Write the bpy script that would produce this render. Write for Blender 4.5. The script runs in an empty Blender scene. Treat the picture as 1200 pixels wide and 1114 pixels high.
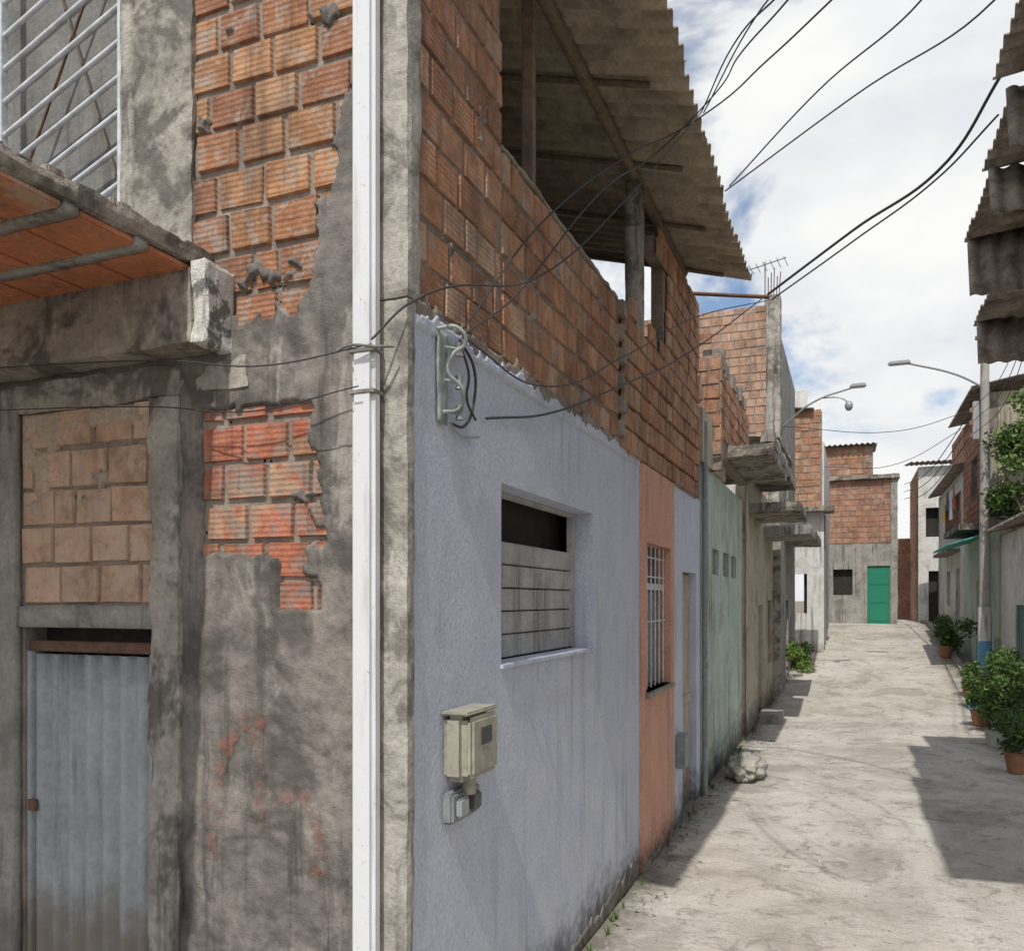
import bpy, bmesh, math, random
from mathutils import Vector, noise
random.seed(7)
S = bpy.context.scene
COL = S.collection

# ------------------------------------------------------------------ helpers
def link(ob, parent=None):
    COL.objects.link(ob)
    if parent: ob.parent = parent
    return ob
def empty(name):
    e = bpy.data.objects.new(name, None); e.empty_display_size = .3
    return link(e)
def mesh_ob(name, verts, faces, mat, parent=None, smooth=False, cols=None):
    me = bpy.data.meshes.new(name)
    me.from_pydata(verts, [], faces); me.update()
    if cols is not None:
        a = me.color_attributes.new('bcol', 'FLOAT_COLOR', 'POINT')
        flat = []
        for c in cols: flat += [c[0], c[1], c[2], 1.0]
        a.data.foreach_set('color', flat)
    if mat: me.materials.append(mat)
    if smooth:
        me.polygons.foreach_set('use_smooth', [True]*len(me.polygons))
    return link(bpy.data.objects.new(name, me), parent)
def box(name, x0,x1,y0,y1,z0,z1, mat, parent=None, bev=0.0):
    bm = bmesh.new()
    bmesh.ops.create_cube(bm, size=1)
    for v in bm.verts:
        v.co = Vector(((x0+x1)/2+v.co.x*(x1-x0), (y0+y1)/2+v.co.y*(y1-y0), (z0+z1)/2+v.co.z*(z1-z0)))
    if bev>0:
        bmesh.ops.bevel(bm, geom=bm.edges[:], offset=bev, segments=2, affect='EDGES')
    me = bpy.data.meshes.new(name); bm.to_mesh(me); bm.free()
    me.materials.append(mat)
    return link(bpy.data.objects.new(name, me), parent)
def rough(name, x0,x1,y0,y1,z0,z1, mat, parent=None, step=.05, amp=.012, freq=6.0, chip=0.0):
    """box whose skin is a fine grid pushed about by noise (hand-cast concrete)"""
    L=[x1-x0,y1-y0,z1-z0]; n=[max(1,int(round(l/step))) for l in L]; o=[x0,y0,z0]
    idx={}; V=[]; F=[]
    def vid(i,j,k):
        key=(i,j,k)
        if key not in idx:
            p=Vector((o[0]+L[0]*i/n[0], o[1]+L[1]*j/n[1], o[2]+L[2]*k/n[2]))
            d=noise.noise_vector(p*freq)*amp + noise.noise_vector(p*freq*3.1)*amp*.4
            if chip>0:
                edge=(i in(0,n[0]))+(j in(0,n[1]))+(k in(0,n[2]))
                if edge>=2:
                    c=Vector(((x0+x1)/2,(y0+y1)/2,(z0+z1)/2))
                    t=max(0,noise.noise(p*5+Vector((9,3,1))))*chip+chip*.12
                    q=c-p; q=Vector((math.copysign(min(abs(q.x),t),q.x) if i in(0,n[0]) else 0,
                                     math.copysign(min(abs(q.y),t),q.y) if j in(0,n[1]) else 0,
                                     math.copysign(min(abs(q.z),t),q.z) if k in(0,n[2]) else 0))
                    d+=q
            idx[key]=len(V); V.append(tuple(p+d))
        return idx[key]
    for j in range(n[1]):
        for k in range(n[2]):
            F.append((vid(0,j,k),vid(0,j,k+1),vid(0,j+1,k+1),vid(0,j+1,k)))
            F.append((vid(n[0],j,k),vid(n[0],j+1,k),vid(n[0],j+1,k+1),vid(n[0],j,k+1)))
    for i in range(n[0]):
        for k in range(n[2]):
            F.append((vid(i,0,k),vid(i+1,0,k),vid(i+1,0,k+1),vid(i,0,k+1)))
            F.append((vid(i,n[1],k),vid(i,n[1],k+1),vid(i+1,n[1],k+1),vid(i+1,n[1],k)))
    for i in range(n[0]):
        for j in range(n[1]):
            F.append((vid(i,j,0),vid(i,j+1,0),vid(i+1,j+1,0),vid(i+1,j,0)))
            F.append((vid(i,j,n[2]),vid(i+1,j,n[2]),vid(i+1,j+1,n[2]),vid(i,j+1,n[2])))
    return mesh_ob(name,V,F,mat,parent,smooth=(step<.08 and chip==0))
def P(plane,c,u,z,n):
    if plane=='x+': return (c+n,u,z)
    if plane=='x-': return (c-n,u,z)
    return (u,c-n,z)          # y-
def wall(name, plane, c, th, u0,u1,z0,z1, mat, parent, opens=()):
    """solid wall with rectangular openings, real thickness and reveals"""
    us=sorted({u0,u1,*[o[0] for o in opens],*[o[1] for o in opens]})
    zs=sorted({z0,z1,*[o[2] for o in opens],*[o[3] for o in opens]})
    def hole(i,k):
        if i<0 or k<0 or i>=len(us)-1 or k>=len(zs)-1: return True
        um=(us[i]+us[i+1])/2; zm=(zs[k]+zs[k+1])/2
        return any(o[0]<um<o[1] and o[2]<zm<o[3] for o in opens)
    V=[];F=[]
    def q(*p):
        b=len(V); V.extend(p); F.append((b,b+1,b+2,b+3))
    for i in range(len(us)-1):
        for k in range(len(zs)-1):
            if hole(i,k): continue
            a,b,c0,c1=us[i],us[i+1],zs[k],zs[k+1]
            q(P(plane,c,a,c0,0),P(plane,c,b,c0,0),P(plane,c,b,c1,0),P(plane,c,a,c1,0))
            q(P(plane,c,a,c0,-th),P(plane,c,b,c0,-th),P(plane,c,b,c1,-th),P(plane,c,a,c1,-th))
            if hole(i-1,k): q(P(plane,c,a,c0,0),P(plane,c,a,c1,0),P(plane,c,a,c1,-th),P(plane,c,a,c0,-th))
            if hole(i+1,k): q(P(plane,c,b,c0,0),P(plane,c,b,c1,0),P(plane,c,b,c1,-th),P(plane,c,b,c0,-th))
            if hole(i,k-1): q(P(plane,c,a,c0,0),P(plane,c,b,c0,0),P(plane,c,b,c0,-th),P(plane,c,a,c0,-th))
            if hole(i,k+1): q(P(plane,c,a,c1,0),P(plane,c,b,c1,0),P(plane,c,b,c1,-th),P(plane,c,a,c1,-th))
    ob=mesh_ob(name,V,F,mat,parent)
    bm=bmesh.new(); bm.from_mesh(ob.data); bmesh.ops.remove_doubles(bm,verts=bm.verts,dist=1e-4)
    bmesh.ops.recalc_face_normals(bm,faces=bm.faces); bm.to_mesh(ob.data); bm.free()
    return ob
PAL=[(.47,.225,.125),(.52,.27,.155),(.42,.195,.11),(.54,.31,.19),(.49,.24,.13),(.34,.16,.10),(.53,.34,.23),(.45,.26,.17)]
PALF=[(.46,.22,.10),(.50,.26,.13),(.40,.175,.085),(.50,.29,.16),(.33,.14,.075),(.47,.24,.12),(.27,.115,.065)]
def bricks(name, plane, c, u0,u1,z0,z1, mat, parent, inside=None, bw=.235, bh=.185, gap=.014, pal=PAL, seed=1, th=.0, jit=1.0):
    rnd=random.Random(seed); V=[];F=[];C=[]
    row=0; z=z0
    while z<z1-.03:
        off=(row%2)*bw*.5+rnd.uniform(-.03,.03)*jit; u=u0-off
        h=bh-gap+rnd.uniform(-.009,.009)*jit
        ph=rnd.uniform(0,9)
        while u<u1:
            w=bw-gap+rnd.uniform(-.02,.015)*jit
            if rnd.random()<.06: w*=.5
            a=max(u,u0); b=min(u+w,u1); t=min(z+h,z1)
            if b-a>.03 and (inside is None or inside((a+b)/2,(z+t)/2)):
                wob=.006*math.sin(u*1.3+ph)*jit
                pr=.004+rnd.uniform(-.005,.008)*jit; s=.007
                r=[rnd.uniform(-.004,.004)*jit for _ in range(8)]
                tilt=rnd.uniform(-.003,.003)*jit
                base=len(V); zz=z+wob; tt=t+wob
                V+= [P(plane,c,a+r[0],zz+r[1],-.02+th),P(plane,c,b+r[2],zz+r[3],-.02+th),P(plane,c,b+r[4],tt+r[5],-.02+th),P(plane,c,a+r[6],tt+r[7],-.02+th)]
                V+= [P(plane,c,a+s+r[0],zz+s+r[1],pr+th),P(plane,c,b-s+r[2],zz+s+r[3],pr+th+tilt),P(plane,c,b-s+r[4],tt-s+r[5],pr+th),P(plane,c,a+s+r[6],tt-s+r[7],pr+th-tilt)]
                F+= [tuple(base+i for i in f) for f in ((4,5,6,7),(0,1,5,4),(1,2,6,5),(2,3,7,6),(3,0,4,7))]
                col=rnd.choice(pal); m=rnd.uniform(.78,1.12)
                C+= [(col[0]*m,col[1]*m,col[2]*m)]*8
            u+=w+gap
        z+=h+gap; row+=1
    return mesh_ob(name,V,F,mat,parent,cols=C)
def patch(name, plane, c, u0,u1,z0,z1, mat, parent, inside, res=.012, lift=.016, amp=.006):
    """trowelled-on render: irregular sheet following a mask, feathered at its edge"""
    nu=int((u1-u0)/res); nz=int((z1-z0)/res)
    cell=[[inside(u0+(i+.5)*res,z0+(k+.5)*res) for k in range(nz)] for i in range(nu)]
    idx={};V=[];F=[]
    def g(i,k): return 0<=i<nu and 0<=k<nz and cell[i][k]
    def vid(i,k):
        if (i,k) not in idx:
            n=g(i,k)+g(i-1,k)+g(i,k-1)+g(i-1,k-1)
            u=u0+i*res;z=z0+k*res
            p=Vector((u*4,z*4,3.3))
            h=lift+amp*noise.noise(p)+amp*.5*noise.noise(p*4)
            if n<4: h=-.012
            j=noise.noise_vector(Vector((u*31,z*31,1)))*res*.5
            idx[(i,k)]=len(V); V.append(P(plane,c,u+j.x,z+j.y,h))
        return idx[(i,k)]
    for i in range(nu):
        for k in range(nz):
            if cell[i][k]: F.append((vid(i,k),vid(i+1,k),vid(i+1,k+1),vid(i,k+1)))
    return mesh_ob(name,V,F,mat,parent,smooth=True)
def tube(name, pts, r, mat, parent=None, res=3, smooth=True, radii=None, cyclic=False):
    cu=bpy.data.curves.new(name,'CURVE'); cu.dimensions='3D'; cu.bevel_depth=r; cu.bevel_resolution=res
    cu.use_fill_caps=True
    if smooth and len(pts)>2:
        sp=cu.splines.new('BEZIER'); sp.bezier_points.add(len(pts)-1)
        for i,(b,p) in enumerate(zip(sp.bezier_points,pts)):
            b.co=p; b.handle_left_type=b.handle_right_type='AUTO'
            if radii: b.radius=radii[i]
        sp.resolution_u=10
    else:
        sp=cu.splines.new('POLY'); sp.points.add(len(pts)-1)
        for i,(b,p) in enumerate(zip(sp.points,pts)):
            b.co=(*p,1)
            if radii: b.radius=radii[i]
    sp.use_cyclic_u=cyclic
    cu.materials.append(mat)
    return link(bpy.data.objects.new(name,cu),parent)
def corrugated(name, o, du, dv, lu, lv, wave, amp, mat, parent, trap=False, warp=0.0):
    """sheet at o; waves vary along du (len lu), straight along dv (len lv)"""
    du=Vector(du).normalized(); dv=Vector(dv).normalized(); nn=du.cross(dv).normalized(); o=Vector(o)
    n=int(lu/wave*8); m=max(2,int(lv/.3)); V=[];F=[]
    for i in range(n+1):
        s=lu*i/n; ph=s/wave*2*math.pi
        h=math.sin(ph)
        if trap: h=max(-1,min(1,h*1.9))
        for j in range(m+1):
            t=lv*j/m
            w=warp*noise.noise((o+du*s+dv*t)*.9)
            jag=0
            if j==0 and warp: jag=-.05*((int(s/.95)*37)%5)/5
            V.append(tuple(o+du*s+dv*(t+jag)+nn*(h*amp+w)))
    for i in range(n):
        for j in range(m):
            a=i*(m+1)+j; F.append((a,a+1,a+m+2,a+m+1))
    ob=mesh_ob(name,V,F,mat,parent,smooth=True)
    md=ob.modifiers.new('th','SOLIDIFY'); md.thickness=.007; md.offset=0
    return ob

# ------------------------------------------------------------------ materials
class G:
    def __init__(s,name):
        s.m=bpy.data.materials.new(name); s.m.use_nodes=True; s.t=s.m.node_tree; s.n=s.t.nodes; s.l=s.t.links
        s.b=s.n['Principled BSDF']; s.c=s.n.new('ShaderNodeTexCoord').outputs['Object']
    def set(s,sock,v):
        if isinstance(v,bpy.types.NodeSocket): s.l.new(v,sock)
        else: sock.default_value = v if not (isinstance(v,tuple) and len(v)==3 and sock.type=='RGBA') else (*v,1)
    def mp(s,scale,loc=(0,0,0)):
        n=s.n.new('ShaderNodeMapping'); n.inputs['Scale'].default_value=scale; n.inputs['Location'].default_value=loc
        s.l.new(s.c,n.inputs['Vector']); return n.outputs[0]
    def noise(s,scale,detail=4,rough=.6,vec=None,dist=0.0):
        n=s.n.new('ShaderNodeTexNoise'); n.inputs['Scale'].default_value=scale; n.inputs['Detail'].default_value=min(detail,4)
        n.inputs['Roughness'].default_value=rough; n.inputs['Distortion'].default_value=dist
        s.l.new(vec or s.c,n.inputs['Vector']); return n.outputs['Fac']
    def rng(s,v,a,b,c=0.0,d=1.0):
        n=s.n.new('ShaderNodeMapRange'); s.set(n.inputs[0],v)
        for i,x in enumerate((a,b,c,d)): n.inputs[i+1].default_value=x
        n.interpolation_type='SMOOTHSTEP'
        return n.outputs[0]
    def mix(s,f,a,b,mode='MIX'):
        n=s.n.new('ShaderNodeMix'); n.data_type='RGBA'; n.blend_type=mode
        s.set(n.inputs[0],f); s.set(n.inputs[6],a); s.set(n.inputs[7],b); return n.outputs[2]
    def math(s,op,a,b=0.0):
        n=s.n.new('ShaderNodeMath'); n.operation=op; s.set(n.inputs[0],a); s.set(n.inputs[1],b); return n.outputs[0]
    def sep(s):
        n=s.n.new('ShaderNodeSeparateXYZ'); s.l.new(s.c,n.inputs[0]); return n.outputs
    def bump(s,h,dist=.01,strength=1.0,prev=None):
        n=s.n.new('ShaderNodeBump'); n.inputs['Distance'].default_value=dist; n.inputs['Strength'].default_value=strength
        s.l.new(h,n.inputs['Height'])
        if prev: s.l.new(prev,n.inputs['Normal'])
        return n.outputs[0]
    def out(s,col,rough=.9,nrm=None,metal=0.0,spec=.25):
        s.set(s.b.inputs['Base Color'],col); s.set(s.b.inputs['Roughness'],rough)
        s.b.inputs['Metallic'].default_value=metal; s.b.inputs['Specular IOR Level'].default_value=spec
        if nrm: s.l.new(nrm,s.b.inputs['Normal'])
        return s.m
def weathered(name, a, b, stain=None, samt=.6, st=(.5,.68), sscale=1.3, grime=None, gz=0.0, gh=.35, streak=.25, bump=.006, fine=40, rough=.9, spec=.2, light=None):
    g=G(name)
    col=g.mix(g.rng(g.noise(3.5,4,.65),.35,.65),a,b)
    col=g.mix(g.rng(g.noise(fine,3,.7),.3,.7),col,g.mix(.25,col,(.05,.05,.05)))
    if light:
        col=g.mix(g.math('MULTIPLY',g.rng(g.noise(1,4,.7,vec=g.mp((3.2,3.2,1.3),(4,2,7)),dist=.6),.54,.64),.7),col,light)
    if stain:
        f=g.rng(g.noise(sscale,4,.75,dist=.4),st[0],st[1])
        col=g.mix(g.math('MULTIPLY',f,samt),col,stain)
        f=g.rng(g.noise(sscale*6,4,.75,dist=.4),.55,.7)
        col=g.mix(g.math('MULTIPLY',f,samt*.5),col,stain)
    if streak>0:
        sv=g.noise(1,4,.65,vec=g.mp((11,11,.6)))
        big=g.rng(g.noise(.9,2,.6,vec=g.mp((1,1,1),(3,8,1))),.4,.6)
        col=g.mix(g.math('MULTIPLY',g.math('MULTIPLY',g.rng(sv,.48,.68),streak*1.7),big),col,(.07,.065,.058))
    if grime:
        z=g.sep()[2]
        zz=g.math('ADD',z,g.math('MULTIPLY',g.math('SUBTRACT',g.noise(5,4,.75),.5),-.9*gh*2))
        f=g.rng(zz,gz,gz+gh,1,0)
        col=g.mix(g.math('MULTIPLY',f,.9),col,grime)
    n1=g.bump(g.noise(24,4,.75),bump)
    return g.out(col,rough,n1,spec=spec)
def brickmat(name, smear=.45, smear_th=(.52,.66), tint=None, dirt=.3, mort=(.36,.33,.29), wave=.0022):
    g=G(name)
    at=g.n.new('ShaderNodeAttribute'); at.attribute_name='bcol'; base=at.outputs['Color']
    if tint: base=g.mix(g.math('MULTIPLY',g.rng(g.noise(3.1,3,.6,vec=g.mp((1,1,1),(2.2,0,5.1))),.44,.52),tint[1]),base,tint[0])
    col=g.mix(g.rng(g.noise(9,4,.7),.3,.7),g.mix(.35,base,(.12,.07,.05)),g.mix(.2,base,(.60,.42,.30)))
    col=g.mix(g.math('MULTIPLY',g.rng(g.noise(26,4,.8),.5,.72),.5),col,(.14,.09,.065))
    col=g.mix(g.math('MULTIPLY',g.rng(g.noise(6,4,.78,dist=.6),*smear_th),smear),col,mort)
    col=g.mix(g.math('MULTIPLY',g.rng(g.noise(1.3,4,.75),.48,.66),dirt),col,(.085,.07,.06))
    sv=g.noise(1,4,.65,vec=g.mp((9,9,.8),(5,1,0)))
    col=g.mix(g.math('MULTIPLY',g.rng(sv,.5,.7),dirt),col,(.07,.055,.048))
    w=g.n.new('ShaderNodeTexWave'); w.wave_type='BANDS'; w.bands_direction='Z'; w.inputs['Scale'].default_value=12
    w.inputs['Distortion'].default_value=.8; g.l.new(g.c,w.inputs['Vector'])
    h=g.math('ADD',g.math('MULTIPLY',w.outputs['Fac'],wave*100),g.math('MULTIPLY',g.noise(28,4,.75),.8))
    return g.out(col,.94,g.bump(h,.01),spec=.12)
def simple(name,c,rough=.6,metal=0.0,var=.2,spec=.4,bump=.001):
    g=G(name); col=g.mix(g.rng(g.noise(12,4,.7),.35,.7),c,tuple(x*(1-var) for x in c))
    col=g.mix(g.math('MULTIPLY',g.rng(g.noise(4,4,.75),.55,.75),var*1.3),col,(.12,.09,.07))
    return g.out(col,rough,g.bump(g.noise(50,2,.6),bump),metal,spec)

M_brick=brickmat('hollow_block_side',smear=.5,smear_th=(.5,.66),dirt=.42,wave=.0016)
M_brickL=brickmat('hollow_block_front',smear=.6,smear_th=(.5,.62),dirt=.5)
M_brickR=brickmat('hollow_block_redpaint',smear=.75,smear_th=(.48,.6),tint=((.50,.13,.08),.8),dirt=.5,mort=(.28,.25,.22))
M_brickP=brickmat('hollow_block_pale',smear=.8,smear_th=(.42,.6),dirt=.2,mort=(.56,.43,.34),wave=.0012)
M_brickF=brickmat('hollow_block_far',smear=.5,smear_th=(.5,.66),dirt=.4)
M_mortar=weathered('mortar',(.38,.33,.28),(.27,.235,.20),stain=(.12,.1,.09),bump=.012)
M_mortarD=weathered('mortar_dark',(.34,.275,.225),(.24,.20,.165),stain=(.10,.085,.075),bump=.012)
M_lav=weathered('lavender_paint',(.57,.61,.73),(.62,.655,.76),stain=(.40,.42,.49),samt=.4,st=(.52,.75),sscale=.8,grime=(.08,.076,.062),gz=-.02,gh=.48,streak=.14,bump=.006,fine=55)
M_peach=weathered('peach_paint',(.70,.40,.30),(.64,.355,.26),stain=(.38,.27,.22),samt=.35,grime=(.1,.08,.07),gz=-.02,gh=.35,streak=.2)
M_mint=weathered('mint_paint',(.52,.62,.55),(.46,.55,.48),stain=(.29,.30,.25),samt=.65,grime=(.08,.075,.06),gz=.0,gh=.6,streak=.4)
M_beige=weathered('beige_paint',(.54,.48,.37),(.45,.40,.31),stain=(.2,.17,.14),samt=.65,grime=(.09,.08,.065),gz=0,gh=.7,streak=.45)
M_white=weathered('white_lime_paint',(.74,.73,.70),(.64,.64,.61),stain=(.34,.33,.30),samt=.6,grime=(.15,.14,.12),gz=.7,gh=.5,streak=.4)
M_grey=weathered('grey_render',(.40,.385,.355),(.31,.30,.275),stain=(.13,.125,.11),samt=.7,streak=.5,bump=.009)
M_dkcem=weathered('stained_cement_render',(.29,.26,.235),(.185,.17,.155),stain=(.075,.069,.064),samt=.75,st=(.45,.62),sscale=1.8,streak=.5,bump=.009,fine=30,light=(.40,.375,.34))
M_ltcem=weathered('light_cement',(.46,.43,.38),(.31,.29,.255),stain=(.09,.083,.075),samt=.75,st=(.47,.6),sscale=2.4,streak=.6,bump=.010,fine=30)
M_column=weathered('corner_column_cement',(.52,.49,.44),(.38,.36,.32),stain=(.12,.112,.1),samt=.7,st=(.48,.62),sscale=3.0,streak=.5,bump=.010)
M_slab=weathered('cast_slab_concrete',(.39,.35,.30),(.27,.24,.21),stain=(.075,.068,.06),samt=.8,st=(.46,.6),sscale=2.0,streak=.5,bump=.012,light=(.48,.43,.34))
M_litend=weathered('lit_white_end',(.78,.77,.74),(.56,.54,.50),stain=(.10,.095,.09),samt=.85,st=(.52,.6),sscale=6,streak=.3,bump=.014)  # paler than the slab: brightness of the lit beam end put into its colour
M_tile=weathered('red_clay_slab_tile',(.60,.23,.11),(.48,.18,.09),stain=(.42,.32,.24),samt=.8,bump=.012,streak=.2)
M_eternit=weathered('fibre_cement_sheet',(.52,.45,.34),(.39,.33,.25),stain=(.15,.12,.09),samt=.7,st=(.45,.7),sscale=1.5,streak=0,bump=.003)
M_sheetR=weathered('old_roof_sheet',(.44,.385,.33),(.30,.26,.225),stain=(.11,.095,.08),samt=.75,st=(.42,.65),sscale=2.5,streak=.3,bump=.005)
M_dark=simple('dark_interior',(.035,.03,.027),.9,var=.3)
M_wire=simple('black_cable',(.045,.045,.048),.6,var=.1)
M_wood=simple('old_wood',(.21,.16,.115),.85,var=.4,bump=.003)
M_woodD=simple('brown_door_wood',(.18,.11,.065),.7,var=.3)
g=G('white_painted_steel')
c1=g.mix(g.math('MULTIPLY',g.rng(g.noise(1,4,.7,vec=g.mp((14,14,1.2))),.52,.72),.45),(.68,.70,.725),(.38,.37,.35))
c1=g.mix(g.math('MULTIPLY',g.rng(g.noise(30,4,.8),.62,.72),.7),c1,(.24,.17,.13))
M_steelw=g.out(c1,.45,g.bump(g.noise(9,3,.5),.003),spec=.35)
M_grille=simple('grille_paint',(.62,.66,.70),.5,var=.3)
M_galv=weathered('galvanised_door',(.42,.46,.48),(.36,.40,.42),stain=(.26,.25,.23),samt=.5,grime=(.2,.17,.14),gz=.6,gh=.5,streak=.35,bump=.001,fine=25,rough=.5,spec=.5)
M_meter=simple('meter_box_plastic',(.40,.385,.31),.45,var=.35)
M_meterg=simple('meter_grey',(.26,.28,.29),.5,var=.3)
M_glass=simple('dusty_glass',(.10,.105,.10),.15,var=.3,spec=.6)
M_pane=weathered('upper_room_wall',(.26,.26,.25),(.2,.2,.19),stain=(.10,.10,.1),streak=.3)
M_curtain=simple('curtain',(.25,.25,.22),.9,var=.3)
M_shut=weathered('shutter_board',(.52,.53,.52),(.43,.43,.43),stain=(.26,.25,.24),samt=.6,streak=.3,bump=.004)
M_green=simple('green_metal_door',(.02,.22,.135),.5,var=.15)
M_teal=simple('teal_awning',(.08,.33,.28),.6,var=.3)
M_blue=simple('blue_paint',(.12,.32,.52),.6,var=.25)
M_lime=simple('pale_green_iron',(.36,.42,.39),.6,var=.5)
M_pole=weathered('concrete_pole',(.42,.40,.36),(.34,.32,.29),streak=.2,bump=.003)
M_lamp=simple('lamp_alu',(.35,.35,.35),.4,metal=.5,var=.1)
M_rust=simple('rusty_bar',(.16,.09,.06),.85,var=.4)
M_sack=weathered('raffia_sack',(.52,.49,.44),(.38,.35,.31),stain=(.18,.16,.14),streak=0,samt=.7,sscale=4)
M_porc=simple('insulator',(.35,.2,.13),.25,var=.1,spec=.6)
M_pot=simple('clay_pot',(.40,.19,.11),.8,var=.3)
M_bucket=simple('paint_bucket',(.55,.55,.5),.5,var=.2)
M_tank=simple('water_tank_plastic',(.10,.22,.38),.5,var=.2)
M_cloth=[simple('cloth_%s'%k,c,.9,var=.15) for k,c in (('red',(.5,.10,.08)),('white',(.7,.7,.68)),('navy',(.06,.09,.2)),('yellow',(.6,.45,.12)))]
def blotch(name,c,s,lo,hi,amt,stretch=(1,1,1)):
    g=G(name); f=g.rng(g.noise(s,4,.85,vec=g.mp(stretch)),lo,hi); g.out(c,.9)
    tr=g.n.new('ShaderNodeBsdfTransparent'); mx=g.n.new('ShaderNodeMixShader'); o=g.n['Material Output']
    g.l.new(g.math('MULTIPLY',f,amt),mx.inputs[0]); g.l.new(tr.outputs[0],mx.inputs[1]); g.l.new(g.b.outputs[0],mx.inputs[2]); g.l.new(mx.outputs[0],o.inputs[0])
    return g.m
M_spray=blotch('faded_red_spray',(.33,.13,.09),9,.44,.68,.6)
g=G('foliage'); at=g.n.new('ShaderNodeAttribute'); at.attribute_name='bcol'
g.out(at.outputs['Color'],.6,spec=.3); M_leaf=g.m
# alley concrete
g=G('alley_concrete')
col=g.mix(g.rng(g.noise(1.1,4,.7),.35,.65),(.56,.53,.475),(.45,.42,.37))
col=g.mix(g.math('MULTIPLY',g.rng(g.noise(.55,4,.75,dist=.8),.48,.62),.6),col,(.30,.275,.235))
col=g.mix(g.math('MULTIPLY',g.rng(g.noise(.45,4,.72,vec=g.mp((1,.5,1),(7,3,1)),dist=.5),.52,.6),.45),col,(.64,.61,.56))
col=g.mix(g.math('MULTIPLY',g.rng(g.noise(2.6,4,.85,dist=.6),.53,.64),.55),col,(.20,.175,.145))
col=g.mix(g.math('MULTIPLY',g.rng(g.noise(13,4,.8),.52,.7),.45),col,(.24,.21,.18))
col=g.mix(g.math('MULTIPLY',g.rng(g.noise(60,3,.8),.52,.68),.55),col,(.20,.18,.155))
vo=g.n.new('ShaderNodeTexVoronoi'); vo.feature='DISTANCE_TO_EDGE'; vo.inputs['Scale'].default_value=.28
va=g.n.new('ShaderNodeVectorMath'); va.operation='ADD'; nn=g.n.new('ShaderNodeTexNoise'); nn.inputs['Scale'].default_value=2.2; nn.inputs['Detail'].default_value=4
g.l.new(g.c,nn.inputs['Vector']); g.l.new(g.c,va.inputs[0]); g.l.new(nn.outputs['Color'],va.inputs[1]); g.l.new(va.outputs[0],vo.inputs['Vector'])
crack=g.math('MULTIPLY',g.rng(vo.outputs['Distance'],.001,.006,1,0),g.rng(g.noise(.8,3),.46,.58))
col=g.mix(g.math('MULTIPLY',crack,.6),col,(.16,.14,.12))
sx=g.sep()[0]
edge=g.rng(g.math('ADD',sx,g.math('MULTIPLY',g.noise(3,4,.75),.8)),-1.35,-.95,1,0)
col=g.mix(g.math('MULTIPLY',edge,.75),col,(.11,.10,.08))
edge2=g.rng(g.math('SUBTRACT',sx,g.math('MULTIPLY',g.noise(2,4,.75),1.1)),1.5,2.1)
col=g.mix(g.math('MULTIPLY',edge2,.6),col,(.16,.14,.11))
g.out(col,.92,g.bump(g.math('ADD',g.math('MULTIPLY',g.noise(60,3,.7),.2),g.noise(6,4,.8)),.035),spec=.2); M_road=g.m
M_ground=weathered('packed_earth',(.30,.25,.19),(.22,.18,.14),stain=(.12,.12,.07),streak=0,bump=.02)

# ------------------------------------------------------------------ terrain
def gz(y):
    if y<18: return 0.0
    if y<34:
        t=(y-18)/16; return 1.5*(t*t*(3-2*t)*.45+t*.55)
    return 1.5
def sheet(name,xs,ys,off,mat,amp=0.0):
    V=[];F=[]
    for x in xs:
        for y in ys: V.append((x,y,gz(y)+off+(amp*noise.noise(Vector((x*1.1,y*1.1,0)))+amp*.4*noise.noise(Vector((x*4,y*4,5))) if amp else 0)))
    m=len(ys)
    for i in range(len(xs)-1):
        for j in range(m-1):
            a=i*m+j; F.append((a,a+m,a+m+1,a+1))
    return mesh_ob(name,V,F,mat,None,smooth=True)
ys=[-400,-100,-20]+[i*.5 for i in range(-20,120)]+[80,150,400,900]
sheet('ground',[-900,-300,-60,-20,-8,-2.2,-1,1,3.8,8,20,60,300,900],ys,-.03,M_ground)
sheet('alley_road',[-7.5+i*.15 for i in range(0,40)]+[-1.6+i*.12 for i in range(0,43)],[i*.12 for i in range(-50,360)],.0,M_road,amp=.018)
V=[];F=[]
yy=[1+i*.25 for i in range(0,145)]
for y in yy:
    w=.03*noise.noise(Vector((0,y*2,3)))
    for (x,z) in ((2.62+w,-.05),(2.64+w,.10),(2.78,.11),(2.80,-.05)): V.append((x,y,gz(y)+z+w*.4))
for i in range(len(yy)-1):
    for k in range(3):
        a=i*4+k; F.append((a,a+1,a+5,a+4))
mesh_ob('kerb',V,F,M_grey)

# ------------------------------------------------------------------ CORNER HOUSE
H=empty('corner_brick_house')
XW=-1.706; YF=3.04
win=(4.03,5.72,2.05,3.02); pw=(7.28,8.36,1.57,2.92); dr=(9.15,10.02,-.2,2.72)
wall('side_wall_lavender_a','x+',XW,.16,YF+.03,7.14,-.2,3.66,M_lav,H,[win])
wall('side_wall_peach','x+',XW+.03,.19,7.14,8.54,-.2,3.60,M_peach,H,[pw])
wall('side_wall_lavender_b','x+',XW,.16,8.54,10.30,-.2,3.62,M_lav,H,[dr])
box('interior_dark_side',-2.6,-2.55,3.3,10.2,-.1,3.5,M_dark,H)
def lapm(u,z):
    return z<3.645+.05*noise.noise(Vector((u*5,0,0)))+.035*noise.noise(Vector((u*17,0,4)))
patch('render_top_edge','x+',XW,YF+.04,7.13,3.56,3.76,M_lav,H,lapm,res=.012,lift=.014)
def lapg(u,z):
    return 3.60<z<3.70+.06*noise.noise(Vector((u*6,2,0)))+.05*noise.noise(Vector((u*19,0,7)))
patch('mortar_top_edge','x+',XW,YF+.05,10.0,3.58,3.84,M_mortar,H,lapg,res=.014,lift=.010)
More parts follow.
